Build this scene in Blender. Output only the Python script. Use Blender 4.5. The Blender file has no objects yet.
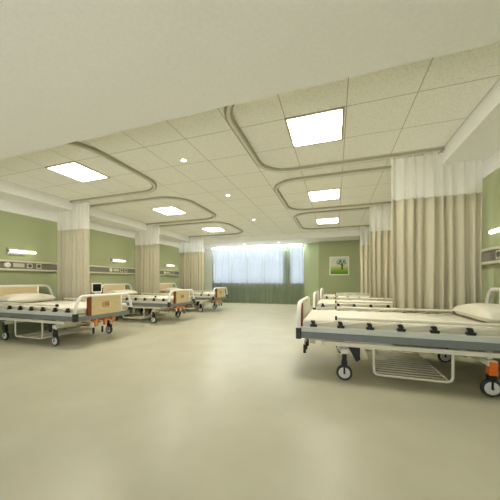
import bpy, math, random
from mathutils import Vector
random.seed(7)
PI = math.pi
S = bpy.context.scene
C = S.collection

# ------------------------------------------------------------ camera
cam_d = bpy.data.cameras.new('camera'); cam = bpy.data.objects.new('camera', cam_d); C.objects.link(cam)
cam.location = (0, 0, .979); cam.rotation_euler = (PI/2, 0, .322)
cam_d.sensor_width = 36; cam_d.lens = 255.75/500*36; cam_d.shift_y = (280.78-250)/500
cam_d.clip_start = .05
S.camera = cam
# ------------------------------------------------------------ sky, exposure
W = bpy.data.worlds.new('world'); S.world = W; W.use_nodes = True
# pale sky above the horizon, warm fill light added below it for the ceiling
wn = W.node_tree.nodes; wl = W.node_tree.links; bg = wn['Background']
SKY = (.60, .65, .77); LOW_FILL = (2.3, 2.3, 2.2)
w_tc = wn.new('ShaderNodeTexCoord'); w_sp = wn.new('ShaderNodeSeparateXYZ'); w_mr = wn.new('ShaderNodeMapRange'); w_mx = wn.new('ShaderNodeMix')
w_mx.data_type = 'RGBA'; w_mr.inputs[1].default_value = -.06; w_mr.inputs[2].default_value = .0
w_mx.inputs[6].default_value = (*LOW_FILL, 1); w_mx.inputs[7].default_value = (*SKY, 1)
wl.new(w_tc.outputs['Generated'], w_sp.inputs[0]); wl.new(w_sp.outputs[2], w_mr.inputs[0]); wl.new(w_mr.outputs[0], w_mx.inputs[0]); wl.new(w_mx.outputs[2], bg.inputs[0])
bg.inputs[1].default_value = 1.0
S.view_settings.view_transform = 'Standard'; S.view_settings.look = 'None'
S.view_settings.gamma = 1; S.view_settings.use_curve_mapping = False
S.view_settings.exposure = 0.66
PANEL = 23.0      # radiance of the ceiling panels
WARM = (1.0, .95, .85)
S.cycles.use_denoising = True
S.cycles.max_bounces = 10; S.cycles.diffuse_bounces = 7; S.cycles.glossy_bounces = 3
S.cycles.transmission_bounces = 6; S.cycles.transparent_max_bounces = 12
S.cycles.sample_clamp_indirect = 6

# ------------------------------------------------------------ materials
def mat(name, col, rough=.6, metal=0, emit=None, es=0, spec=.4):
    m = bpy.data.materials.new(name); m.use_nodes = True
    b = m.node_tree.nodes['Principled BSDF']
    b.inputs['Base Color'].default_value = (*col, 1); b.inputs['Roughness'].default_value = rough
    b.inputs['Metallic'].default_value = metal; b.inputs['Specular IOR Level'].default_value = spec
    if emit: b.inputs['Emission Color'].default_value = (*emit, 1); b.inputs['Emission Strength'].default_value = es
    return m
def noise_mat(name, c1, c2, scale, rough=.7, detail=3, bump=0, stretch=(1, 1, 1), lo=.35, hi=.65, spec=.4):
    m = mat(name, c1, rough, spec=spec); nt = m.node_tree; n = nt.nodes; l = nt.links; b = n['Principled BSDF']
    tc = n.new('ShaderNodeTexCoord'); mp = n.new('ShaderNodeMapping'); mp.inputs['Scale'].default_value = stretch
    nz = n.new('ShaderNodeTexNoise'); nz.inputs['Scale'].default_value = scale; nz.inputs['Detail'].default_value = detail
    cr = n.new('ShaderNodeValToRGB'); cr.color_ramp.elements[0].position = lo; cr.color_ramp.elements[1].position = hi
    cr.color_ramp.elements[0].color = (*c1, 1); cr.color_ramp.elements[1].color = (*c2, 1)
    l.new(tc.outputs['Object'], mp.inputs[0]); l.new(mp.outputs[0], nz.inputs['Vector']); l.new(nz.outputs[0], cr.inputs[0])
    l.new(cr.outputs[0], b.inputs['Base Color'])
    if bump:
        bp = n.new('ShaderNodeBump'); bp.inputs['Strength'].default_value = bump; bp.inputs['Distance'].default_value = .004
        l.new(nz.outputs[0], bp.inputs['Height']); l.new(bp.outputs[0], b.inputs['Normal'])
    return m
def cloth_mat(name, col, trans, alpha, tcol=None, weave=0):
    """thin cloth: diffuse + light passing through + holes of the weave"""
    m = bpy.data.materials.new(name); m.use_nodes = True; nt = m.node_tree; n = nt.nodes; l = nt.links; n.clear()
    o = n.new('ShaderNodeOutputMaterial'); d = n.new('ShaderNodeBsdfDiffuse'); t = n.new('ShaderNodeBsdfTranslucent'); p = n.new('ShaderNodeBsdfTransparent')
    d.inputs[0].default_value = (*col, 1); t.inputs[0].default_value = (*(tcol or col), 1)
    m1 = n.new('ShaderNodeMixShader'); m1.inputs[0].default_value = trans; l.new(d.outputs[0], m1.inputs[1]); l.new(t.outputs[0], m1.inputs[2])
    m2 = n.new('ShaderNodeMixShader'); m2.inputs[0].default_value = alpha; l.new(m1.outputs[0], m2.inputs[1]); l.new(p.outputs[0], m2.inputs[2])
    if weave:
        tc = n.new('ShaderNodeTexCoord'); nz = n.new('ShaderNodeTexNoise'); nz.inputs['Scale'].default_value = weave
        mx = n.new('ShaderNodeMix'); mx.data_type = 'RGBA'; mx.inputs[6].default_value = (*col, 1); mx.inputs[7].default_value = (*[c*.86 for c in col], 1)
        l.new(tc.outputs['Object'], nz.inputs['Vector']); l.new(nz.outputs[0], mx.inputs[0]); l.new(mx.outputs[2], d.inputs[0])
    l.new(m2.outputs[0], o.inputs[0])
    return m
M = {}
M['wall'] = noise_mat('green paint', (.355, .395, .215), (.375, .415, .23), 60, .75, bump=.03)
M['white'] = noise_mat('white paint', (.80, .79, .76), (.83, .82, .79), 40, .8)
M['floor'] = noise_mat('polished vinyl floor', (.43, .41, .30), (.49, .47, .35), 2.2, .34, detail=6, lo=.3, hi=.7, spec=.25)
M['cream'] = mat('cream enamelled steel', (.80, .76, .62), .35)
M['whitemetal'] = mat('white enamel', (.84, .82, .74), .3)
M['grey'] = mat('grey plastic rail', (.20, .22, .22), .45)
M['lightgrey'] = mat('pale grey plastic', (.66, .67, .62), .4)
M['black'] = mat('black plastic', (.015, .015, .015), .4)
M['darkgrey'] = mat('dark grey plastic', (.035, .038, .04), .5)
M['wood'] = noise_mat('pale beech laminate', (.64, .52, .29), (.70, .58, .34), 6, .45, stretch=(1, 1, 9))
M['redwood'] = mat('red brown trim', (.22, .045, .012), .5)
M['ink'] = mat('orange brown print', (.42, .13, .03), .6)
M['orange'] = mat('orange plastic', (.85, .17, .02), .45)
M['tan'] = mat('orange tan casting', (.75, .33, .10), .5)
M['mattress'] = noise_mat('cream sheet', (.64, .61, .50), (.68, .65, .535), 7, .85, bump=.15)
M['pillow'] = noise_mat('cream pillowcase', (.69, .66, .54), (.72, .69, .57), 9, .85, bump=.2)
M['track'] = mat('beige aluminium track', (.36, .34, .25), .45)
M['channel'] = mat('track channel', (.68, .66, .55), .5)
M['steel'] = mat('steel', (.55, .55, .52), .3, .8)
M['curtain'] = cloth_mat('beige privacy cloth', (.66, .615, .455), .2, 0, weave=90)
M['mesh'] = cloth_mat('white curtain mesh', (.88, .87, .82), .45, .30)
M['sheer'] = cloth_mat('green sheer', (.045, .085, .04), .5, .34, tcol=(.84, .88, .97))
M['strip'] = mat('brown grey bedhead strip', (.20, .185, .14), .5)
M['ledge'] = mat('cream moulding', (.62, .60, .47), .45)
M['plate'] = mat('cream plate', (.62, .60, .50), .4)
M['socket'] = mat('dark socket', (.10, .10, .08), .5)
M['rubber'] = mat('grey rubber tyre', (.035, .035, .033), .6)
M['hub'] = mat('pale wheel hub', (.72, .72, .68), .4)
M['screen'] = mat('black screen', (.008, .008, .008), .15)
M['panel'] = mat('lit diffuser', (1, 1, 1), .5, emit=WARM, es=PANEL)
M['tube'] = mat('lit tube', (1, 1, .95), .5, emit=(1, .97, .84), es=2.6)
M['spot'] = mat('lit downlight', (1, 1, 1), .5, emit=(1, .95, .82), es=12)
M['added_strip'] = mat('lit added strip', (1, 1, 1), .5, emit=(.86, .93, 1), es=30)
def glass_mat():
    m = bpy.data.materials.new('window glass'); m.use_nodes = True; nt = m.node_tree; n = nt.nodes; l = nt.links; n.clear()
    o = n.new('ShaderNodeOutputMaterial'); p = n.new('ShaderNodeBsdfTransparent'); g = n.new('ShaderNodeBsdfGlossy'); g.inputs['Roughness'].default_value = .02
    p.inputs[0].default_value = (.95, .98, .97, 1)
    mx = n.new('ShaderNodeMixShader'); mx.inputs[0].default_value = .06; l.new(p.outputs[0], mx.inputs[1]); l.new(g.outputs[0], mx.inputs[2]); l.new(mx.outputs[0], o.inputs[0])
    return m
M['glass'] = glass_mat()
def tile_mat():
    m = noise_mat('speckled ceiling tile', (.74, .73, .66), (.89, .88, .82), 55, .9, detail=4, bump=.5, lo=.30, hi=.50)
    nt = m.node_tree; n = nt.nodes; l = nt.links; b = n['Principled BSDF']
    src = b.inputs['Base Color'].links[0].from_socket
    g = n.new('ShaderNodeNewGeometry'); sp = n.new('ShaderNodeSeparateXYZ'); l.new(g.outputs['Position'], sp.inputs[0])
    outs = []
    for ax, o0, p in ((0, -.486, .588), (1, 2.60, .57)):
        a = n.new('ShaderNodeMath'); a.operation = 'SUBTRACT'; l.new(sp.outputs[ax], a.inputs[0]); a.inputs[1].default_value = o0 - 20*p
        q = n.new('ShaderNodeMath'); q.operation = 'DIVIDE'; l.new(a.outputs[0], q.inputs[0]); q.inputs[1].default_value = p
        f = n.new('ShaderNodeMath'); f.operation = 'FRACT'; l.new(q.outputs[0], f.inputs[0])
        h = n.new('ShaderNodeMath'); h.operation = 'SUBTRACT'; l.new(f.outputs[0], h.inputs[0]); h.inputs[1].default_value = .5
        ab = n.new('ShaderNodeMath'); ab.operation = 'ABSOLUTE'; l.new(h.outputs[0], ab.inputs[0])
        gt = n.new('ShaderNodeMath'); gt.operation = 'GREATER_THAN'; l.new(ab.outputs[0], gt.inputs[0]); gt.inputs[1].default_value = .5 - .004/p
        outs.append(gt)
    mxm = n.new('ShaderNodeMath'); mxm.operation = 'MAXIMUM'; l.new(outs[0].outputs[0], mxm.inputs[0]); l.new(outs[1].outputs[0], mxm.inputs[1])
    mx = n.new('ShaderNodeMix'); mx.data_type = 'RGBA'; l.new(mxm.outputs[0], mx.inputs[0]); l.new(src, mx.inputs[6]); mx.inputs[7].default_value = (.46, .44, .34, 1)
    l.new(mx.outputs[2], b.inputs['Base Color'])
    return m
M['tile'] = tile_mat()
def picture_mat():
    m = mat('meadow print', (.5, .6, .3), .6); nt = m.node_tree; n = nt.nodes; l = nt.links; b = n['Principled BSDF']
    tc = n.new('ShaderNodeTexCoord'); sp = n.new('ShaderNodeSeparateXYZ'); l.new(tc.outputs['Generated'], sp.inputs[0])
    nz = n.new('ShaderNodeTexNoise'); nz.inputs['Scale'].default_value = 5; l.new(tc.outputs['Generated'], nz.inputs['Vector'])
    ad = n.new('ShaderNodeMath'); ad.operation = 'MULTIPLY_ADD'; l.new(nz.outputs[0], ad.inputs[0]); ad.inputs[1].default_value = .12; l.new(sp.outputs[2], ad.inputs[2])
    cr = n.new('ShaderNodeValToRGB'); e = cr.color_ramp.elements
    e[0].position = 0; e[0].color = (.05, .16, .01, 1); e[1].position = 1; e[1].color = (.62, .66, .56, 1)
    for p, c in ((.22, (.15, .33, .02, 1)), (.42, (.42, .52, .08, 1)), (.50, (.52, .60, .25, 1)), (.62, (.66, .68, .52, 1))):
        x = e.new(p); x.color = c
    l.new(ad.outputs[0], cr.inputs[0]); l.new(cr.outputs[0], b.inputs['Base Color'])
    return m
M['picture'] = picture_mat()
M['tree'] = mat('dark tree print', (.03, .06, .02), .7)
M['leaf'] = mat('green leaf print', (.16, .27, .10), .7)

# ------------------------------------------------------------ mesh helpers
class MB:
    def __init__(s): s.v = []; s.f = []
    def add(s, vs, fs):
        k = len(s.v); s.v += [tuple(v) for v in vs]; s.f += [tuple(i+k for i in f) for f in fs]; return s
    def box(s, x0, x1, y0, y1, z0, z1):
        x0, x1 = sorted((x0, x1)); y0, y1 = sorted((y0, y1)); z0, z1 = sorted((z0, z1))
        return s.add([(x0, y0, z0), (x1, y0, z0), (x1, y1, z0), (x0, y1, z0), (x0, y0, z1), (x1, y0, z1), (x1, y1, z1), (x0, y1, z1)],
                     [(0, 3, 2, 1), (4, 5, 6, 7), (0, 1, 5, 4), (1, 2, 6, 5), (2, 3, 7, 6), (3, 0, 4, 7)])
    def prism(s, poly, axis, a, b):
        """poly: 2D points in the plane across axis ('x','y','z'), ccw; extruded from a to b"""
        def P(p, t): return {'x': (t, p[0], p[1]), 'y': (p[0], t, p[1]), 'z': (p[0], p[1], t)}[axis]
        n = len(poly); vs = [P(p, a) for p in poly] + [P(p, b) for p in poly]
        return s.add(vs, [tuple(range(n))[::-1], tuple(range(n, 2*n))] + [(i, (i+1) % n, n+(i+1) % n, n+i) for i in range(n)])
    def tube(s, pts, r, n=10, closed=False):
        pts = [Vector(p) for p in pts]; N = len(pts); rings = []
        u = None
        for i in range(N):
            if closed: t = (pts[(i+1) % N]-pts[i-1]).normalized()
            else: t = (pts[min(i+1, N-1)]-pts[max(i-1, 0)]).normalized()
            if u is None:
                u = t.cross(Vector((0, 0, 1)));
                if u.length < .1: u = t.cross(Vector((0, 1, 0)))
            u = (u - t*u.dot(t)).normalized(); w = t.cross(u)
            rings.append([pts[i]+(u*math.cos(2*PI*k/n)+w*math.sin(2*PI*k/n))*r for k in range(n)])
        vs = [v for rg in rings for v in rg]; fs = []
        for i in range(N if closed else N-1):
            j = (i+1) % N
            fs += [(i*n+k, i*n+(k+1) % n, j*n+(k+1) % n, j*n+k) for k in range(n)]
        if not closed: fs += [tuple(range(n))[::-1], tuple(range((N-1)*n, N*n))]
        return s.add(vs, fs)
    def cyl(s, a, b, r, n=16): return s.tube([a, b], r, n)
    def lathe(s, prof, c, axis, n=24):
        """prof: (radius, offset along axis) closed loop round the axis"""
        vs = []
        for k in range(n):
            ct, st = math.cos(2*PI*k/n), math.sin(2*PI*k/n)
            for r, t in prof:
                o = {'y': (r*ct, t, r*st), 'x': (t, r*ct, r*st), 'z': (r*ct, r*st, t)}[axis]
                vs.append((c[0]+o[0], c[1]+o[1], c[2]+o[2]))
        m = len(prof)
        return s.add(vs, [(k*m+i, k*m+(i+1) % m, ((k+1) % n)*m+(i+1) % m, ((k+1) % n)*m+i) for k in range(n) for i in range(m)])
    def build(s, name, m, parent=None, bevel=0, smooth=False, loc=None):
        me = bpy.data.meshes.new(name); me.from_pydata(s.v, [], s.f)
        import bmesh
        b = bmesh.new(); b.from_mesh(me); bmesh.ops.recalc_face_normals(b, faces=b.faces)
        b.to_mesh(me); b.free()
        if smooth:
            for p in me.polygons: p.use_smooth = True
        me.materials.append(m)
        o = bpy.data.objects.new(name, me); C.objects.link(o)
        if parent: o.parent = parent
        if loc: o.location = loc
        if bevel:
            md = o.modifiers.new('bevel', 'BEVEL'); md.width = bevel; md.segments = 2; md.limit_method = 'ANGLE'
        return o
def tag(o, label=None, cat=None, group=None, kind=None):
    for k, v in (('label', label), ('category', cat), ('group', group), ('kind', kind)):
        if v: o[k] = v
    return o
def empty(name, loc): o = bpy.data.objects.new(name, None); C.objects.link(o); o.location = loc; o.empty_display_size = .1; return o
def copy_tree(o, parent=None):
    c = o.copy(); C.objects.link(c); c.parent = parent
    for ch in list(o.children): copy_tree(ch, c)
    return c
def struct(name, mb, m, bevel=0): return tag(mb.build(name, m, bevel=bevel), kind='structure')
def arc(cx, cy, r, a0, a1, n=8): return [(cx+r*math.cos(a0+(a1-a0)*i/n), cy+r*math.sin(a0+(a1-a0)*i/n)) for i in range(n+1)]

# ------------------------------------------------------------ room shell
XL, XR, YW, YB = -5.72, 1.75, 10.53, -2.5
ZC, ZS, ZG = 2.639, 2.447, 2.25
struct('floor', MB().box(XL-.12, XR+.12, YB-.12, YW+.12, -.1, 0), M['floor'])
struct('ceiling', MB().box(-5.20, 1.28, 1.977, 9.0, ZC, ZC+.2), M['tile'])
struct('wall_left', MB().box(XL-.12, XL, YB, YW, 0, ZC+.2), M['wall'])
struct('wall_right', MB().box(XR, XR+.12, YB, YW, 0, ZC+.2), M['wall'])
# picture wall with its splayed return to the window wall
struct('wall_far', MB().prism([(-.60, 10.0), (XR, 10.0), (XR, YW+.12), (-1.20, YW+.12), (-1.20, YW)], 'z', 0, ZS), M['wall'])
# window wall round the openings (sill height .84)
wx = [(-5.30, -2.02), (-1.77, -1.20)]
wm = MB().box(XL, XR, YW, YW+.12, 0, .84).box(XL, XR, YW, YW+.12, 2.40, ZC+.2).box(XL, -5.30, YW, YW+.12, .84, 2.40)
wm.box(-2.02, -1.77, YW, YW+.12, .84, 2.40)
struct('wall_window', wm, M['wall'])
struct('trim_7', MB().box(XL+.012, -5.30, YW-.012, YW, 0, ZS), M['white'])
# dropped borders round the tiled ceiling
struct('trim_1', MB().box(XL, -5.20, 1.977, 9.0, ZS, ZC+.2), M['white'])
struct('trim_2', MB().box(1.28, XR, 1.977, 9.0, ZS, ZC+.2), M['white'])
struct('trim_3', MB().box(XL, XR, 9.0, YW, ZS, ZC+.2), M['white'])
struct('trim_4', MB().box(XL, XR, YB, 1.977, ZS, ZC+.2), M['white'])
# white bands above the green paint
struct('trim_5', MB().box(XL, XL+.012, YB, YW, ZG, ZS), M['white'])
struct('trim_6', MB().box(XR-.012, XR, YB, 10.0, ZG, ZS), M['white'])
# windows
for i, (a, b) in enumerate(wx):
    fr = MB(); t = .04
    fr.box(a, b, YW+.03, YW+.09, .84, .84+t).box(a, b, YW+.03, YW+.09, 2.40-t, 2.40).box(a, a+t, YW+.03, YW+.09, .84, 2.40).box(b-t, b, YW+.03, YW+.09, .84, 2.40)
    if i == 0:
        for x in (-4.40, -3.65, -2.88): fr.box(x-.018, x+.018, YW+.03, YW+.09, .84, 2.40)
    w = struct('window_%d' % (i+1), fr, M['whitemetal'])
    xs = [a, -4.40, -3.65, -2.88, b] if i == 0 else [a, b]
    for p, q in zip(xs, xs[1:]):
        MB().box(p+.02, q-.02, YW+.055, YW+.061, .86, 2.38).build('window_pane', M['glass'], w)

# ------------------------------------------------------------ ceiling lights
def ceiling_panel(x, y, label):
    r = tag(empty('ceiling_light', (x, y, ZC)), label, 'ceiling light', 'recessed ceiling panels')
    a, b, t = .29, .295, .022
    MB().box(-a, a, -b, -b+t, -.012, .002).box(-a, a, b-t, b, -.012, .002).box(-a, -a+t, -b+t, b-t, -.012, .002).box(a-t, a, -b+t, b-t, -.012, .002).build('light_frame', M['track'], r)
    MB().box(-a+t, a-t, -b+t, b-t, -.007, .001).build('diffuser', M['panel'], r)
ceiling_panel(-.205, 2.885, 'large lit square ceiling panel above the near right bed')
ceiling_panel(-.205, 5.15, 'lit square ceiling panel, the middle one of the right row')
ceiling_panel(-.205, 7.40, 'small looking lit ceiling panel, farthest of the right row before the picture wall')
ceiling_panel(-3.725, 2.885, 'lit ceiling panel above the near left bed, largest of the left row')
ceiling_panel(-3.725, 5.15, 'lit ceiling panel, the middle one of the left row')
ceiling_panel(-3.725, 7.46, 'lit ceiling panel, farthest of the left row towards the window')
def downlight(x, y, z, label, power=14):
    r = tag(empty('downlight', (x, y, z)), label, 'downlight', 'small round downlights')
    MB().lathe([(.034, -.004), (.046, -.006), (.048, .001), (.034, .001)], (0, 0, 0), 'z').build('light_ring', M['whitemetal'], r)
    MB().cyl((0, 0, -.003), (0, 0, .001), .035, 24).build('bulb', M['spot'], r)
    ld = bpy.data.lights.new('downlight_beam', 'SPOT'); ld.energy = power; ld.spot_size = 1.5; ld.spot_blend = .8; ld.shadow_soft_size = .03; ld.color = (1, .96, .86)
    lo = bpy.data.objects.new('downlight_beam', ld); C.objects.link(lo); lo.parent = r; lo.location = (0, 0, -.04)
downlight(-1.98, 3.05, ZC, 'round downlight in the ceiling aisle nearest the camera')
downlight(-1.98, 4.58, ZC, 'round downlight in the ceiling aisle, second from the camera')
downlight(-2.10, 6.63, ZC, 'faint round downlight in the ceiling aisle, third from the camera')
downlight(-3.45, 9.6, ZS, 'round downlight in the white border before the window, left one', 45)
downlight(-2.05, 9.6, ZS, 'round downlight in the white border before the window, right one', 45)

# ------------------------------------------------------------ curtain tracks
def sweep_rect(mb, path, hw, z0, z1):
    n = len(path); vs = []
    for i, (x, y) in enumerate(path):
        a = path[max(i-1, 0)]; b = path[min(i+1, n-1)]; dx, dy = b[0]-a[0], b[1]-a[1]; L = math.hypot(dx, dy); nx, ny = -dy/L, dx/L
        vs += [(x+nx*hw, y+ny*hw, z0), (x-nx*hw, y-ny*hw, z0), (x-nx*hw, y-ny*hw, z1), (x+nx*hw, y+ny*hw, z1)]
    fs = [(i*4+k, i*4+(k+1) % 4, (i+1)*4+(k+1) % 4, (i+1)*4+k) for i in range(n-1) for k in range(4)]
    fs += [(3, 2, 1, 0), tuple((n-1)*4+k for k in range(4))]
    mb.add(vs, fs)
def track(xe, xs, y0, y1, label, r=.42):
    """from the wall end xe along y0, round the corner at xs, back along y1"""
    d = 1 if xs > xe else -1
    if d > 0:
        path = [(xe, y0)] + arc(xs-r, y0+r, r, -PI/2, 0) + arc(xs-r, y1-r, r, 0, PI/2) + [(xe, y1)]
    else:
        path = [(xe, y0)] + arc(xs+r, y0+r, r, -PI/2, -PI) + arc(xs+r, y1-r, r, PI, PI/2) + [(xe, y1)]
    cx, cy = (xe+xs)/2, (y0+y1)/2
    path = [(x-cx, y-cy) for x, y in path]
    t = tag(empty('curtain_track', (cx, cy, ZC)), label, 'curtain track', 'looped curtain tracks on the ceiling')
    m = MB(); sweep_rect(m, path, .040, -.030, .001); m.build('rail', M['track'], t)
    m = MB(); sweep_rect(m, path, .017, -.042, -.0295); m.build('channel', M['channel'], t)
    for (x, y) in (path[0], path[-1]): MB().box(x-.02, x+.02, y-.046, y+.046, -.0425, .0005).build('end_cap', M['track'], t)
track(1.262, -1.02, 2.03, 3.80, 'looped beige curtain track over the near right bed')
track(1.262, -1.02, 4.17, 6.04, 'looped beige curtain track over the middle right bed')
track(1.262, -1.00, 6.34, 8.35, 'looped beige curtain track over the far right bed')
track(-5.182, -2.87, 2.03, 3.88, 'looped beige curtain track over the near left bed', .5)
track(-5.182, -2.84, 4.25, 6.12, 'looped beige curtain track over the middle left bed', .5)
track(-5.182, -2.93, 6.46, 8.37, 'looped beige curtain track over the far left bed', .5)

# ------------------------------------------------------------ privacy curtains
def pleat(x, seed, amp, wl):
    return amp*(math.sin(2*PI*x/wl+seed+.8*math.sin(2*PI*x/(wl*3.1)+seed*2))+.16*math.sin(2*PI*x/(wl*.5)+seed*2.3)+.3*math.sin(2*PI*x/(wl*2.3)+seed*.7))/1.3
def privacy(x0, x1, y, edge, side, label, seed, amp=.038, wl=.108):
    """side=+1: the wall side is at high x. edge = the x where the dropped border begins"""
    r = tag(empty('privacy_curtain', ((x0+x1)/2, y, 0)), label, 'curtain', 'beige privacy curtains between the beds')
    cx = (x0+x1)/2; n = 150; zsplit = 2.04; zb = .06
    def sheet(z0f, z1f, rows, a):
        vs = []; fs = []
        for j in range(rows+1):
            for i in range(n+1):
                x = x0+(x1-x0)*i/n; z0, z1 = z0f(x), z1f(x); z = z0+(z1-z0)*j/rows
                flare = 1.15-.35*min(1, max(0, (z-.06)/2.5))
                vs.append((x-cx+.006*math.sin(z*2.1+x*9), pleat(x, seed, a, wl)*flare, z))
        for j in range(rows):
            for i in range(n): k = j*(n+1)+i; fs.append((k, k+1, k+n+2, k+n+1))
        return MB().add(vs, fs)
    under = (lambda x: x > edge) if side > 0 else (lambda x: x < edge)
    cl = sheet(lambda x: zb, lambda x: zsplit, 8, amp).build('cloth', M['curtain'], r, smooth=True)
    md = cl.modifiers.new('solid', 'SOLIDIFY'); md.thickness = .003
    sheet(lambda x: zsplit-.01, lambda x: (ZS-.012 if under(x) else ZC-.058), 3, amp).build('mesh_panel', M['mesh'], r, smooth=True)
    sheet(lambda x: zsplit-.02, lambda x: zsplit+.012, 1, amp*1.04).build('hem', M['ledge'], r, smooth=True)
    k = 0; xx = x0+.04
    while xx < x1-.02:
        if not under(xx):
            py = pleat(xx, seed, amp, wl)*.8
            MB().tube([(xx-cx, 0, ZC-.046), (xx-cx, py*.5, ZC-.05), (xx-cx, py, ZC-.062)], .004, 6).box(xx-cx-.007, xx-cx+.007, -.007, .007, ZC-.054, ZC-.0425).build('hook', M['track'], r)
        xx += .105
privacy(.705, 1.665, 3.80, 1.27, 1, 'widest looking beige curtain with white mesh top behind the near right bed', .4)
privacy(.705, 1.665, 6.04, 1.27, 1, 'beige curtain with mesh top behind the middle right bed', 1.9)
privacy(.705, 1.665, 8.35, 1.27, 1, 'beige curtain with mesh top behind the far right bed, right of the tree picture', 3.1)
privacy(-5.635, -4.70, 3.88, -5.19, -1, 'beige curtain with mesh top just beyond the near left bed', 2.2)
privacy(-5.635, -4.75, 6.12, -5.19, -1, 'beige curtain with mesh top just beyond the middle left bed', 4.4)
privacy(-5.62, -4.57, 8.37, -5.19, -1, 'beige curtain with mesh top just beyond the far left bed, next to the window', 5.2)

# ------------------------------------------------------------ window curtains
def window_curtain(x0, x1, label, seed):
    cx = (x0+x1)/2; y = YW-.085
    r = tag(empty('window_curtain', (cx, y, 0)), label, 'curtain', 'green sheer curtains across the window')
    n = int((x1-x0)*70); vs = []; fs = []; zz = [.04, .7, 1.4, 2.405]
    for z in zz:
        for i in range(n+1):
            x = x0+(x1-x0)*i/n; vs.append((x-cx, pleat(x, seed, .026, .17)*(1.1-.12*z), z))
    for j in range(len(zz)-1):
        for i in range(n): k = j*(n+1)+i; fs.append((k, k+1, k+n+2, k+n+1))
    MB().add(vs, fs).build('cloth', M['sheer'], r, smooth=True)
    MB().box(x0-cx+.002, x1-cx-.002, -.018, .018, 2.41, ZS-.001).build('curtain_rail', M['whitemetal'], r)
window_curtain(-5.29, -4.40, 'green sheer window curtain, leftmost panel of the window', .3)
window_curtain(-4.395, -3.65, 'green sheer window curtain, second panel from the left of the window', 1.3)
window_curtain(-3.645, -2.88, 'green sheer window curtain, third panel from the left of the window', 2.1)
window_curtain(-2.875, -2.0, 'green sheer window curtain, panel just left of the dark window pier', 2.9)
window_curtain(-1.995, -1.24, 'green sheer window curtain, rightmost panel over the pier and narrow window', 4.4)

r = tag(empty('added_light_strip', (-3.25, 10.36, ZS)), 'long white strip added to give the glow along the top of the window curtains', 'light strip')  # added light source that makes the white glow above the curtains
MB().box(-1.99, 1.99, -.03, .03, -.03, 0).build('housing', M['whitemetal'], r)
MB().box(-1.98, 1.98, -.024, .024, -.062, -.03).build('tube', M['added_strip'], r)

# ------------------------------------------------------------ wall rails with outlets, wall lamps
def medical_rail(x, d, y0, y1, ys, label):
    """d = direction out of the wall"""
    r = tag(empty('medical_rail', (x, (y0+y1)/2, 1.17)), label, 'wall rail', None); cy = (y0+y1)/2; a = y0-cy; b = y1-cy
    MB().box(0, d*.045, a, b, .035, .155).build('strip', M['strip'], r)
    MB().box(0, d*.075, a, b, .155, .19).build('upper_ledge', M['ledge'], r, bevel=.006)
    MB().box(0, d*.075, a, b, 0, .035).build('lower_ledge', M['ledge'], r, bevel=.006)
    for y in ys:
        c = y-cy
        g = MB().lathe([(0.001, 0), (.048, 0), (.048, d*.02), (.030, d*.034), (.001, d*.034)], (d*.045, c, .098), 'x').build('gauge', M['whitemetal'], r, smooth=False)
        MB().cyl((d*.078, c, .098), (d*.084, c, .098), .012, 12).build('dial', M['ledge'], g)
        p = MB().box(d*.045, d*.055, c+.09, c+.27, .065, .138).build('switch_plate', M['plate'], r, bevel=.003)
        for k in range(4): MB().box(d*.055, d*.060, c+.10+k*.042, c+.133+k*.042, .08, .122).build('switch', M['ledge'], p)
        for q in (.315, .475):
            s = MB().box(d*.045, d*.056, c+q, c+q+.095, .052, .148).build('socket', M['plate'], r, bevel=.003)
            MB().cyl((d*.054, c+q+.047, .10), (d*.059, c+q+.047, .10), .032, 16).build('socket_hole', M['socket'], s)
medical_rail(XL, 1, 1.2, 9.6, (3.02, 5.28, 7.55), 'long grey and cream medical rail along the left green wall')
medical_rail(XR, -1, 1.2, 9.4, (3.0, 5.25), 'long grey and cream medical rail along the right green wall')
def wall_lamp(x, d, y, label):
    r = tag(empty('wall_lamp', (x, y, 1.53)), label, 'wall lamp', 'tube lamps above the beds')
    MB().box(0, d*.025, -.235, .07, -.068, .07).build('back_plate', M['steel'], r, bevel=.004)
    MB().box(d*.02, d*.05, -.20, -.17, -.02, .02).box(d*.02, d*.05, .02, .05, -.02, .02).build('arm', M['steel'], r)
    MB().tube([(d*.075, -.235, 0), (d*.075, -.228, 0), (d*.075, .19, 0), (d*.075, .197, 0)], .023, 14).build('tube', M['tube'], r)
    MB().cyl((d*.075, -.262, 0), (d*.075, -.235, 0), .03, 14).build('end_cap', M['steel'], r)
wall_lamp(XL, 1, 3.27, 'white tube wall lamp over the near left bed')
wall_lamp(XL, 1, 5.55, 'white tube wall lamp over the middle left bed')
wall_lamp(XL, 1, 7.85, 'white tube wall lamp over the far left bed')
wall_lamp(XR, -1, 3.42, 'white tube wall lamp over the near right bed')

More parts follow.
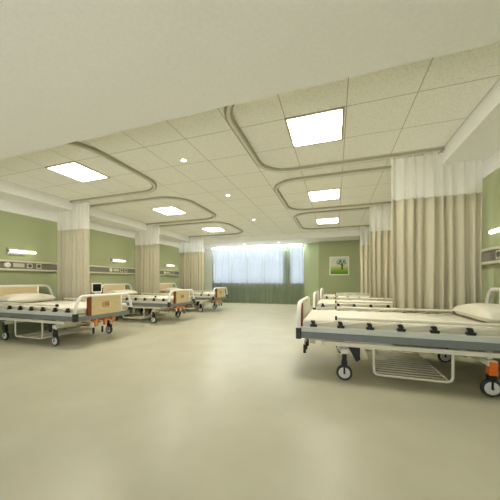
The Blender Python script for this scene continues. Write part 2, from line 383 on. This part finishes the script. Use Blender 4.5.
# ------------------------------------------------------------ beds
BL, BW = 2.07, 1.08      # length, width
def make_bed(d):
    """local x grows from the foot end (0) to the head when d=+1, the other way for d=-1; local y from the near rail"""
    r = empty('hospital_bed', (0, 0, 0)); X = lambda s: d*s
    # mattress with soft edges
    m = MB().box(X(.05), X(2.02), .05, BW-.05, .475, .578).build('mattress', M['mattress'], r, bevel=.03)
    m.modifiers['bevel'].segments = 4
    for p in m.data.polygons: p.use_smooth = True
    # side rails, grey below, pale on top
    for y0, y1 in ((0, .035), (BW-.035, BW)):
        a = MB().box(X(.03), X(2.04), y0, y1, .395, .462).build('side_rail', M['grey'], r, bevel=.004)
        MB().box(X(.03), X(2.04), y0, y1, .462, .508).build('rail_cap', M['lightgrey'], a, bevel=.004)
    for s in (0, 2.035): MB().box(X(s), X(s+.035), .035, BW-.035, .385, .455).build('end_rail', M['grey'], r, bevel=.004)
    for s in (-.012, 2.028):
        for y0, y1 in ((-.012, .05), (BW-.05, BW+.012)): MB().box(X(s), X(s+.055), y0, y1, .384, .5).build('corner_bumper', M['darkgrey'], r, bevel=.008)
    # deck under the mattress and lower frame
    MB().box(X(.06), X(2.01), .04, BW-.04, .44, .474).build('mattress_deck', M['cream'], r)
    f = MB()
    for y in (.035, BW-.035): f.box(X(.24), X(1.95), y-.018, y+.018, .335, .376)
    for s in (.457, 1.62): f.box(X(s-.035), X(s+.035), .02, BW-.02, .262, .31); f.box(X(s-.02), X(s+.02), .06, .09, .31, .44).box(X(s-.02), X(s+.02), BW-.09, BW-.06, .31, .44)
    f.box(X(.26), X(.30), .05, BW-.05, .335, .376).box(X(1.90), X(1.94), .05, BW-.05, .335, .376)
    f.box(X(.30), X(1.90), BW/2-.03, BW/2+.03, .36, .40)
    f.build('lower_frame', M['cream'], r, bevel=.004)
    # casters
    for s in (.457, 1.62):
        for y in (.045, BW-.075):
            c = MB().box(X(s-.021), X(s+.021), y-.021, y+.021, .15, .27).box(X(s-.028), X(s+.028), y-.024, y+.024, .145, .19).box(X(s-.009), X(s+.009), y-.024, y-.021, .07, .15).box(X(s-.009), X(s+.009), y+.021, y+.024, .07, .15).build('caster', M['black'], r, bevel=.003)
            w = MB().lathe([(.050, -.016), (.068, -.016), (.075, -.008), (.075, .008), (.068, .016), (.050, .016)], (X(s), y, .075), 'y', 28).build('wheel', M['rubber'], c)
            MB().lathe([(.001, -.0205), (.038, -.0205), (.054, -.0165), (.054, .0165), (.038, .0205), (.001, .0205)], (X(s), y, .075), 'y', 28).build('hub', M['hub'], c)
            MB().cyl((X(s), y-.028, .075), (X(s), y+.028, .075), .010, 10).build('axle', M['black'], c)
    # triangular brake plates by the foot casters
    for y in (.035, BW-.055):
        P = [(X(.485), .345), (X(.60), .345), (X(.60), .212), (X(.565), .195)]
        MB().prism(P, 'y', y, y+.02).build('brake_plate', M['black'], r)
    # orange brake posts at the head
    for y in (.02, BW-.06): MB().box(X(1.595), X(1.655), y-.005, y+.045, .185, .30).build('brake_post', M['orange' if d > 0 else 'black'], r, bevel=.004)
    MB().tube([(X(.40), .03, .34), (X(.385), .03, .30), (X(.40), .03, .262), (X(.425), .03, .25), (X(.445), .03, .27)], .006, 6).build('cable', M['cream'], r, smooth=True)
    # folded guard rails on both sides
    for y in (.012, BW-.012):
        g = MB().tube([(X(.39), y, .612), (X(1.72), y, .612)], .016, 10)
        for k in range(6):
            s = .165+.26*k
            if s+.22 < 1.75: g.tube([(X(s), y, .545), (X(s+.24), y, .585), (X(s+.27), y, .606)], .008, 6)
        g.box(X(.14), X(1.76), y-.010, y+.010, .508, .520)
        gr = g.build('guard_rail', M['cream'], r)
        MB().cyl((X(.370), y, .612), (X(.39), y, .612), .021, 12).build('bar_end', M['black'], gr)
        MB().cyl((X(1.72), y, .612), (X(1.74), y, .612), .018, 12).build('bar_end', M['black'], gr)
        for k in range(6):
            s = .165+.26*k
            MB().box(X(s-.034), X(s+.034), y-.016, y+.016, .515, .541).box(X(s-.020), X(s+.018), y-.014, y+.014, .541, .562).box(X(s-.028), X(s+.012), y-.014, y+.014, .560, .578).build('bracket', M['black'], gr, bevel=.003)
    # end boards: looped tube, panel with a red brown strip on its near edge
    for nm, s, dz in (('footboard', .012, 0.), ('headboard', 2.055, .135)):
        zt = .748+dz
        pts = [(X(s), .012, .43), (X(s), .012, .53+dz*.8)] + [(X(s), .012+.10*(1-math.cos(t))+.02*t, .53+dz*.8+(zt-.53-dz*.8)*math.sin(t)) for t in [PI/2*k/6 for k in range(1, 7)]]
        pts = pts[:-1] + [(X(s), .17, zt), (X(s), BW-.17, zt)] + [(X(s), BW-y_, z_) for (_, y_, z_) in reversed(pts[1:-1])] + [(X(s), BW-.012, .43)]
        foot = nm == 'footboard'; ya_, yb_ = (.262, .815) if foot else (.10, .775)
        b = MB().tube(pts, .023, 10).cyl((X(s), yb_+.02, .45), (X(s), yb_+.02, zt), .018, 10).build(nm, M['whitemetal'], r, smooth=True)
        sx = .016
        pn = MB().box(X(s-sx), X(s+sx), ya_, yb_, .445, zt-.012)
        pn.build('panel', M['wood'], b, bevel=.006)
        if foot: MB().box(X(s+sx), X(s+sx+.006), ya_+.01, yb_-.005, .45, zt-.02).build('inner_liner', M['mattress'], b)
        if foot: MB().box(X(s-sx-.003), X(s+sx+.003), .205, .261, .445, zt-.008).build('edge_strip', M['redwood'], b, bevel=.004)
        if nm == 'footboard':
            o = s-sx-.003; e = MB()
            def rc(ya, yb, za, zb): e.box(X(o), X(o+.004), ya, yb, za, zb)
            ya, yb, za, zb = .455, .575, .562, .64
            rc(ya, yb, za, za+.008); rc(ya, yb, zb-.008, zb); rc(ya, ya+.008, za, zb); rc(yb-.008, yb, za, zb)
            rc(.478, .485, .58, .622)
            for q in (.500, .536): rc(q, q+.024, .58, .588); rc(q, q+.024, .614, .622); rc(q, q+.007, .58, .622); rc(q+.017, q+.024, .58, .622)
            rc(.536, .56, .597, .604)
            e.build('emblem', M['ink'], b)
    # storage rack slung under the near side
    t = MB()
    for y in (.03,):
        pth = [(X(.72), y, .34)] + [(X(.72+.045-.045*math.cos(a)), y, .135-.045*math.sin(a)) for a in [PI/2*k/4 for k in range(5)]] + [(X(1.345-.045+.045*math.sin(a)), y, .135-.045*math.cos(a)) for a in [PI/2*k/4 for k in range(5)]] + [(X(1.345), y, .34)]
        t.tube(pth, .0115, 8)
    t.tube([(X(.74), .04, .09), (X(.74), .93, .09), (X(1.325), .93, .09), (X(1.325), .04, .09)], .008, 8)
    for k in range(1, 12): y = .03+.9*k/12; t.tube([(X(.74), y, .092), (X(1.325), y, .092)], .006, 6)
    for s in (.74, 1.325): t.tube([(X(s), .93, .09), (X(s), .93, .36)], .008, 8)
    t.build('storage_rack', M['cream'], r, smooth=True)
    # crank gear at the foot
    MB().box(X(.10), X(.15), .38, .80, .335, .365).build('gear_beam', M['orange' if d < 0 else 'cream'], r, bevel=.004)
    for y in (.43, .60, .745):
        MB().box(X(.085), X(.15), y-.022, y+.022, .25, .39).cyl((X(.117), y, .30), (X(.45), y, .30), .012, 8).build('gear_post', M['tan' if d < 0 else 'cream'], r, bevel=.006)
    for y in (.33, .49, .66):
        c = MB().tube([(X(.30), y, .345), (X(.06), y, .325), (X(.045), y, .315), (X(.04), y, .245)], .009, 8).build('crank', M['cream'], r, smooth=True)
        MB().cyl((X(.04), y, .25), (X(.04), y, .155), .016, 10).build('crank_handle', M['black'], c)
    return r
bedL = make_bed(-1); bedR = make_bed(1)
G = 'hospital beds'
xfL, xfR = -3.536, -.373
for i, (y, lab) in enumerate(((2.68, 'hospital bed with beech footboard nearest the camera on the left side'),
                              (4.87, 'hospital bed in the middle of the left row, between the two curtains'),
                              (7.06, 'hospital bed farthest down the left row, beside the window'))):
    o = bedL if i == 0 else copy_tree(bedL); o.location = (xfL, y, 0); tag(o, lab, 'bed', G)
for i, (y, lab) in enumerate(((2.645, 'large hospital bed in the right foreground with black rail brackets'),
                              (4.72, 'hospital bed in the middle of the right row, behind the foreground bed'),
                              (6.93, 'hospital bed farthest down the right row, below the tree picture'))):
    o = bedR if i == 0 else copy_tree(bedR); o.location = (xfR, y, 0); tag(o, lab, 'bed', G)
# pillows
def pillow_mb(lx, ly, h):
    nu, nv = 20, 26; vs = []; fs = []
    for sgn in (1, -1):
        for j in range(nv+1):
            for i in range(nu+1):
                u = -1+2*i/nu; v = -1+2*j/nv
                k = 1-.07*(1-abs(v)**2)*abs(u)**2; kk = 1-.05*(1-abs(u)**2)*abs(v)**2
                t = max(0, (1-u*u))**.5*max(0, (1-v*v))**.5; t = t**.62
                vs.append((u*lx/2*k, v*ly/2*kk, (h*.62*t if sgn > 0 else -h*.38*t)+h*.38+.002*math.sin(7*u+3*v)))
    n = (nu+1)*(nv+1)
    for q in range(2):
        for j in range(nv):
            for i in range(nu): k = q*n+j*(nu+1)+i; fs.append((k, k+1, k+nu+2, k+nu+1))
    return MB().add(vs, fs)
pm = None
for x, y, lab in ((-5.37, 3.16, 'cream pillow at the head of the near left bed'), (-5.37, 5.35, 'cream pillow at the head of the middle left bed'),
                  (-5.37, 7.54, 'cream pillow at the head of the far left bed'), (1.455, 3.15, 'cream pillow at the head of the large right foreground bed')):
    if pm is None: o = pm = pillow_mb(.37, .78, .17).build('pillow', M['pillow'], smooth=True)
    else: o = pm.copy(); C.objects.link(o)
    o.location = (x, y, .5805); tag(o, lab, 'pillow', 'cream pillows on the beds')

# ------------------------------------------------------------ bedside things by the left wall
r = tag(empty('bedside_cabinet', (-5.48, 4.655, 0)), 'pale grey bedside cabinet under the monitor beside the middle left bed', 'cabinet')
MB().box(-.20, .20, -.18, .18, .04, .64).build('body', M['lightgrey'], r, bevel=.005)
MB().box(-.21, .21, -.19, .19, .64, .665).build('top', M['grey'], r, bevel=.005)
dw = MB().box(.20, .212, -.17, .17, .46, .62).build('drawer', M['cream'], r, bevel=.003); MB().box(.212, .228, -.05, .05, .53, .545).build('handle', M['steel'], dw)
dw = MB().box(.20, .212, -.17, .17, .06, .45).build('door', M['cream'], r, bevel=.003); MB().box(.212, .228, .12, .135, .25, .35).build('handle', M['steel'], dw)
MB().box(-.18, .18, -.16, .16, 0, .045).build('plinth', M['darkgrey'], r)
r = tag(empty('monitor', (-5.47, 4.70, .665)), 'small white framed monitor with a dark screen on the bedside cabinet', 'monitor')
MB().box(-.10, .0, -.145, .145, .028, .262).build('case', M['whitemetal'], r, bevel=.012)
MB().box(-.001, .003, -.112, .112, .062, .235).build('screen', M['screen'], r)
MB().box(-.10, .03, -.09, .09, 0, .012).box(-.06, -.03, -.03, .03, .01, .035).build('stand', M['lightgrey'], r)
for y, lab in ((2.86, 'narrow dark grey box on the wall behind the near left bed'), (5.085, 'narrow dark grey box on the wall behind the middle left bed')):
    o = MB().box(-.005, .06, -.065, .075, 0, .25).build('wall_box', M['darkgrey'], bevel=.005, loc=(XL+.005, y, .63)); tag(o, lab, 'box', 'dark boxes on the left wall')
    MB().box(.06, .065, -.04, .04, .15, .22).build('cover', M['grey'], o)

# ------------------------------------------------------------ picture of a tree
r = tag(empty('picture', (.135, 10.0, 1.53)), 'square white framed picture of a tree in a green meadow', 'picture')
h = .34; t = .032
MB().box(-h, h, -.03, 0, -h, -h+t).box(-h, h, -.03, 0, h-t, h).box(-h, -h+t, -.03, 0, -h+t, h-t).box(h-t, h, -.03, 0, -h+t, h-t).build('frame', M['whitemetal'], r)
cv = MB().box(-h+t, h-t, -.014, 0, -h+t, h-t).build('print', M['picture'], r)
tr = MB()
def limb(a, b, w0, w1, mb=tr, y=-.016):
    dx, dz = b[0]-a[0], b[1]-a[1]; L = math.hypot(dx, dz); nx, nz = -dz/L, dx/L
    mb.prism([(a[0]+nx*w0, a[1]+nz*w0), (b[0]+nx*w1, b[1]+nz*w1), (b[0]-nx*w1, b[1]-nz*w1), (a[0]-nx*w0, a[1]-nz*w0)], 'y', y, y+.003)
limb((.10, -.14), (.10, .06), .03, .02); limb((.10, .02), (-.02, .08), .016, .008); limb((-.02, .08), (-.12, .10), .008, .004)
limb((.10, .05), (.05, .20), .014, .005); limb((.10, .05), (.16, .19), .014, .005); limb((.11, .0), (.22, .08), .014, .004); limb((.05, .06), (-.02, .17), .008, .003)
limb((.16, .14), (.22, .20), .006, .003); limb((.07, .15), (.10, .25), .006, .003); limb((-.02, -.02+.1), (-.08, .03), .007, .003)
lf = MB()
for k in range(46):
    a = random.uniform(-.35, PI+.35); q = random.uniform(.07, .20); x, z = .09+q*math.cos(a)*.95, .09+q*math.sin(a)*.8; s = random.uniform(.010, .024)
    lf.prism([(x+s*math.cos(b), z+s*math.sin(b)) for b in [2*PI*i/6 for i in range(6)]], 'y', -.0155, -.0145)
tr.build('tree', M['tree'], cv); lf.build('leaves', M['leaf'], cv)
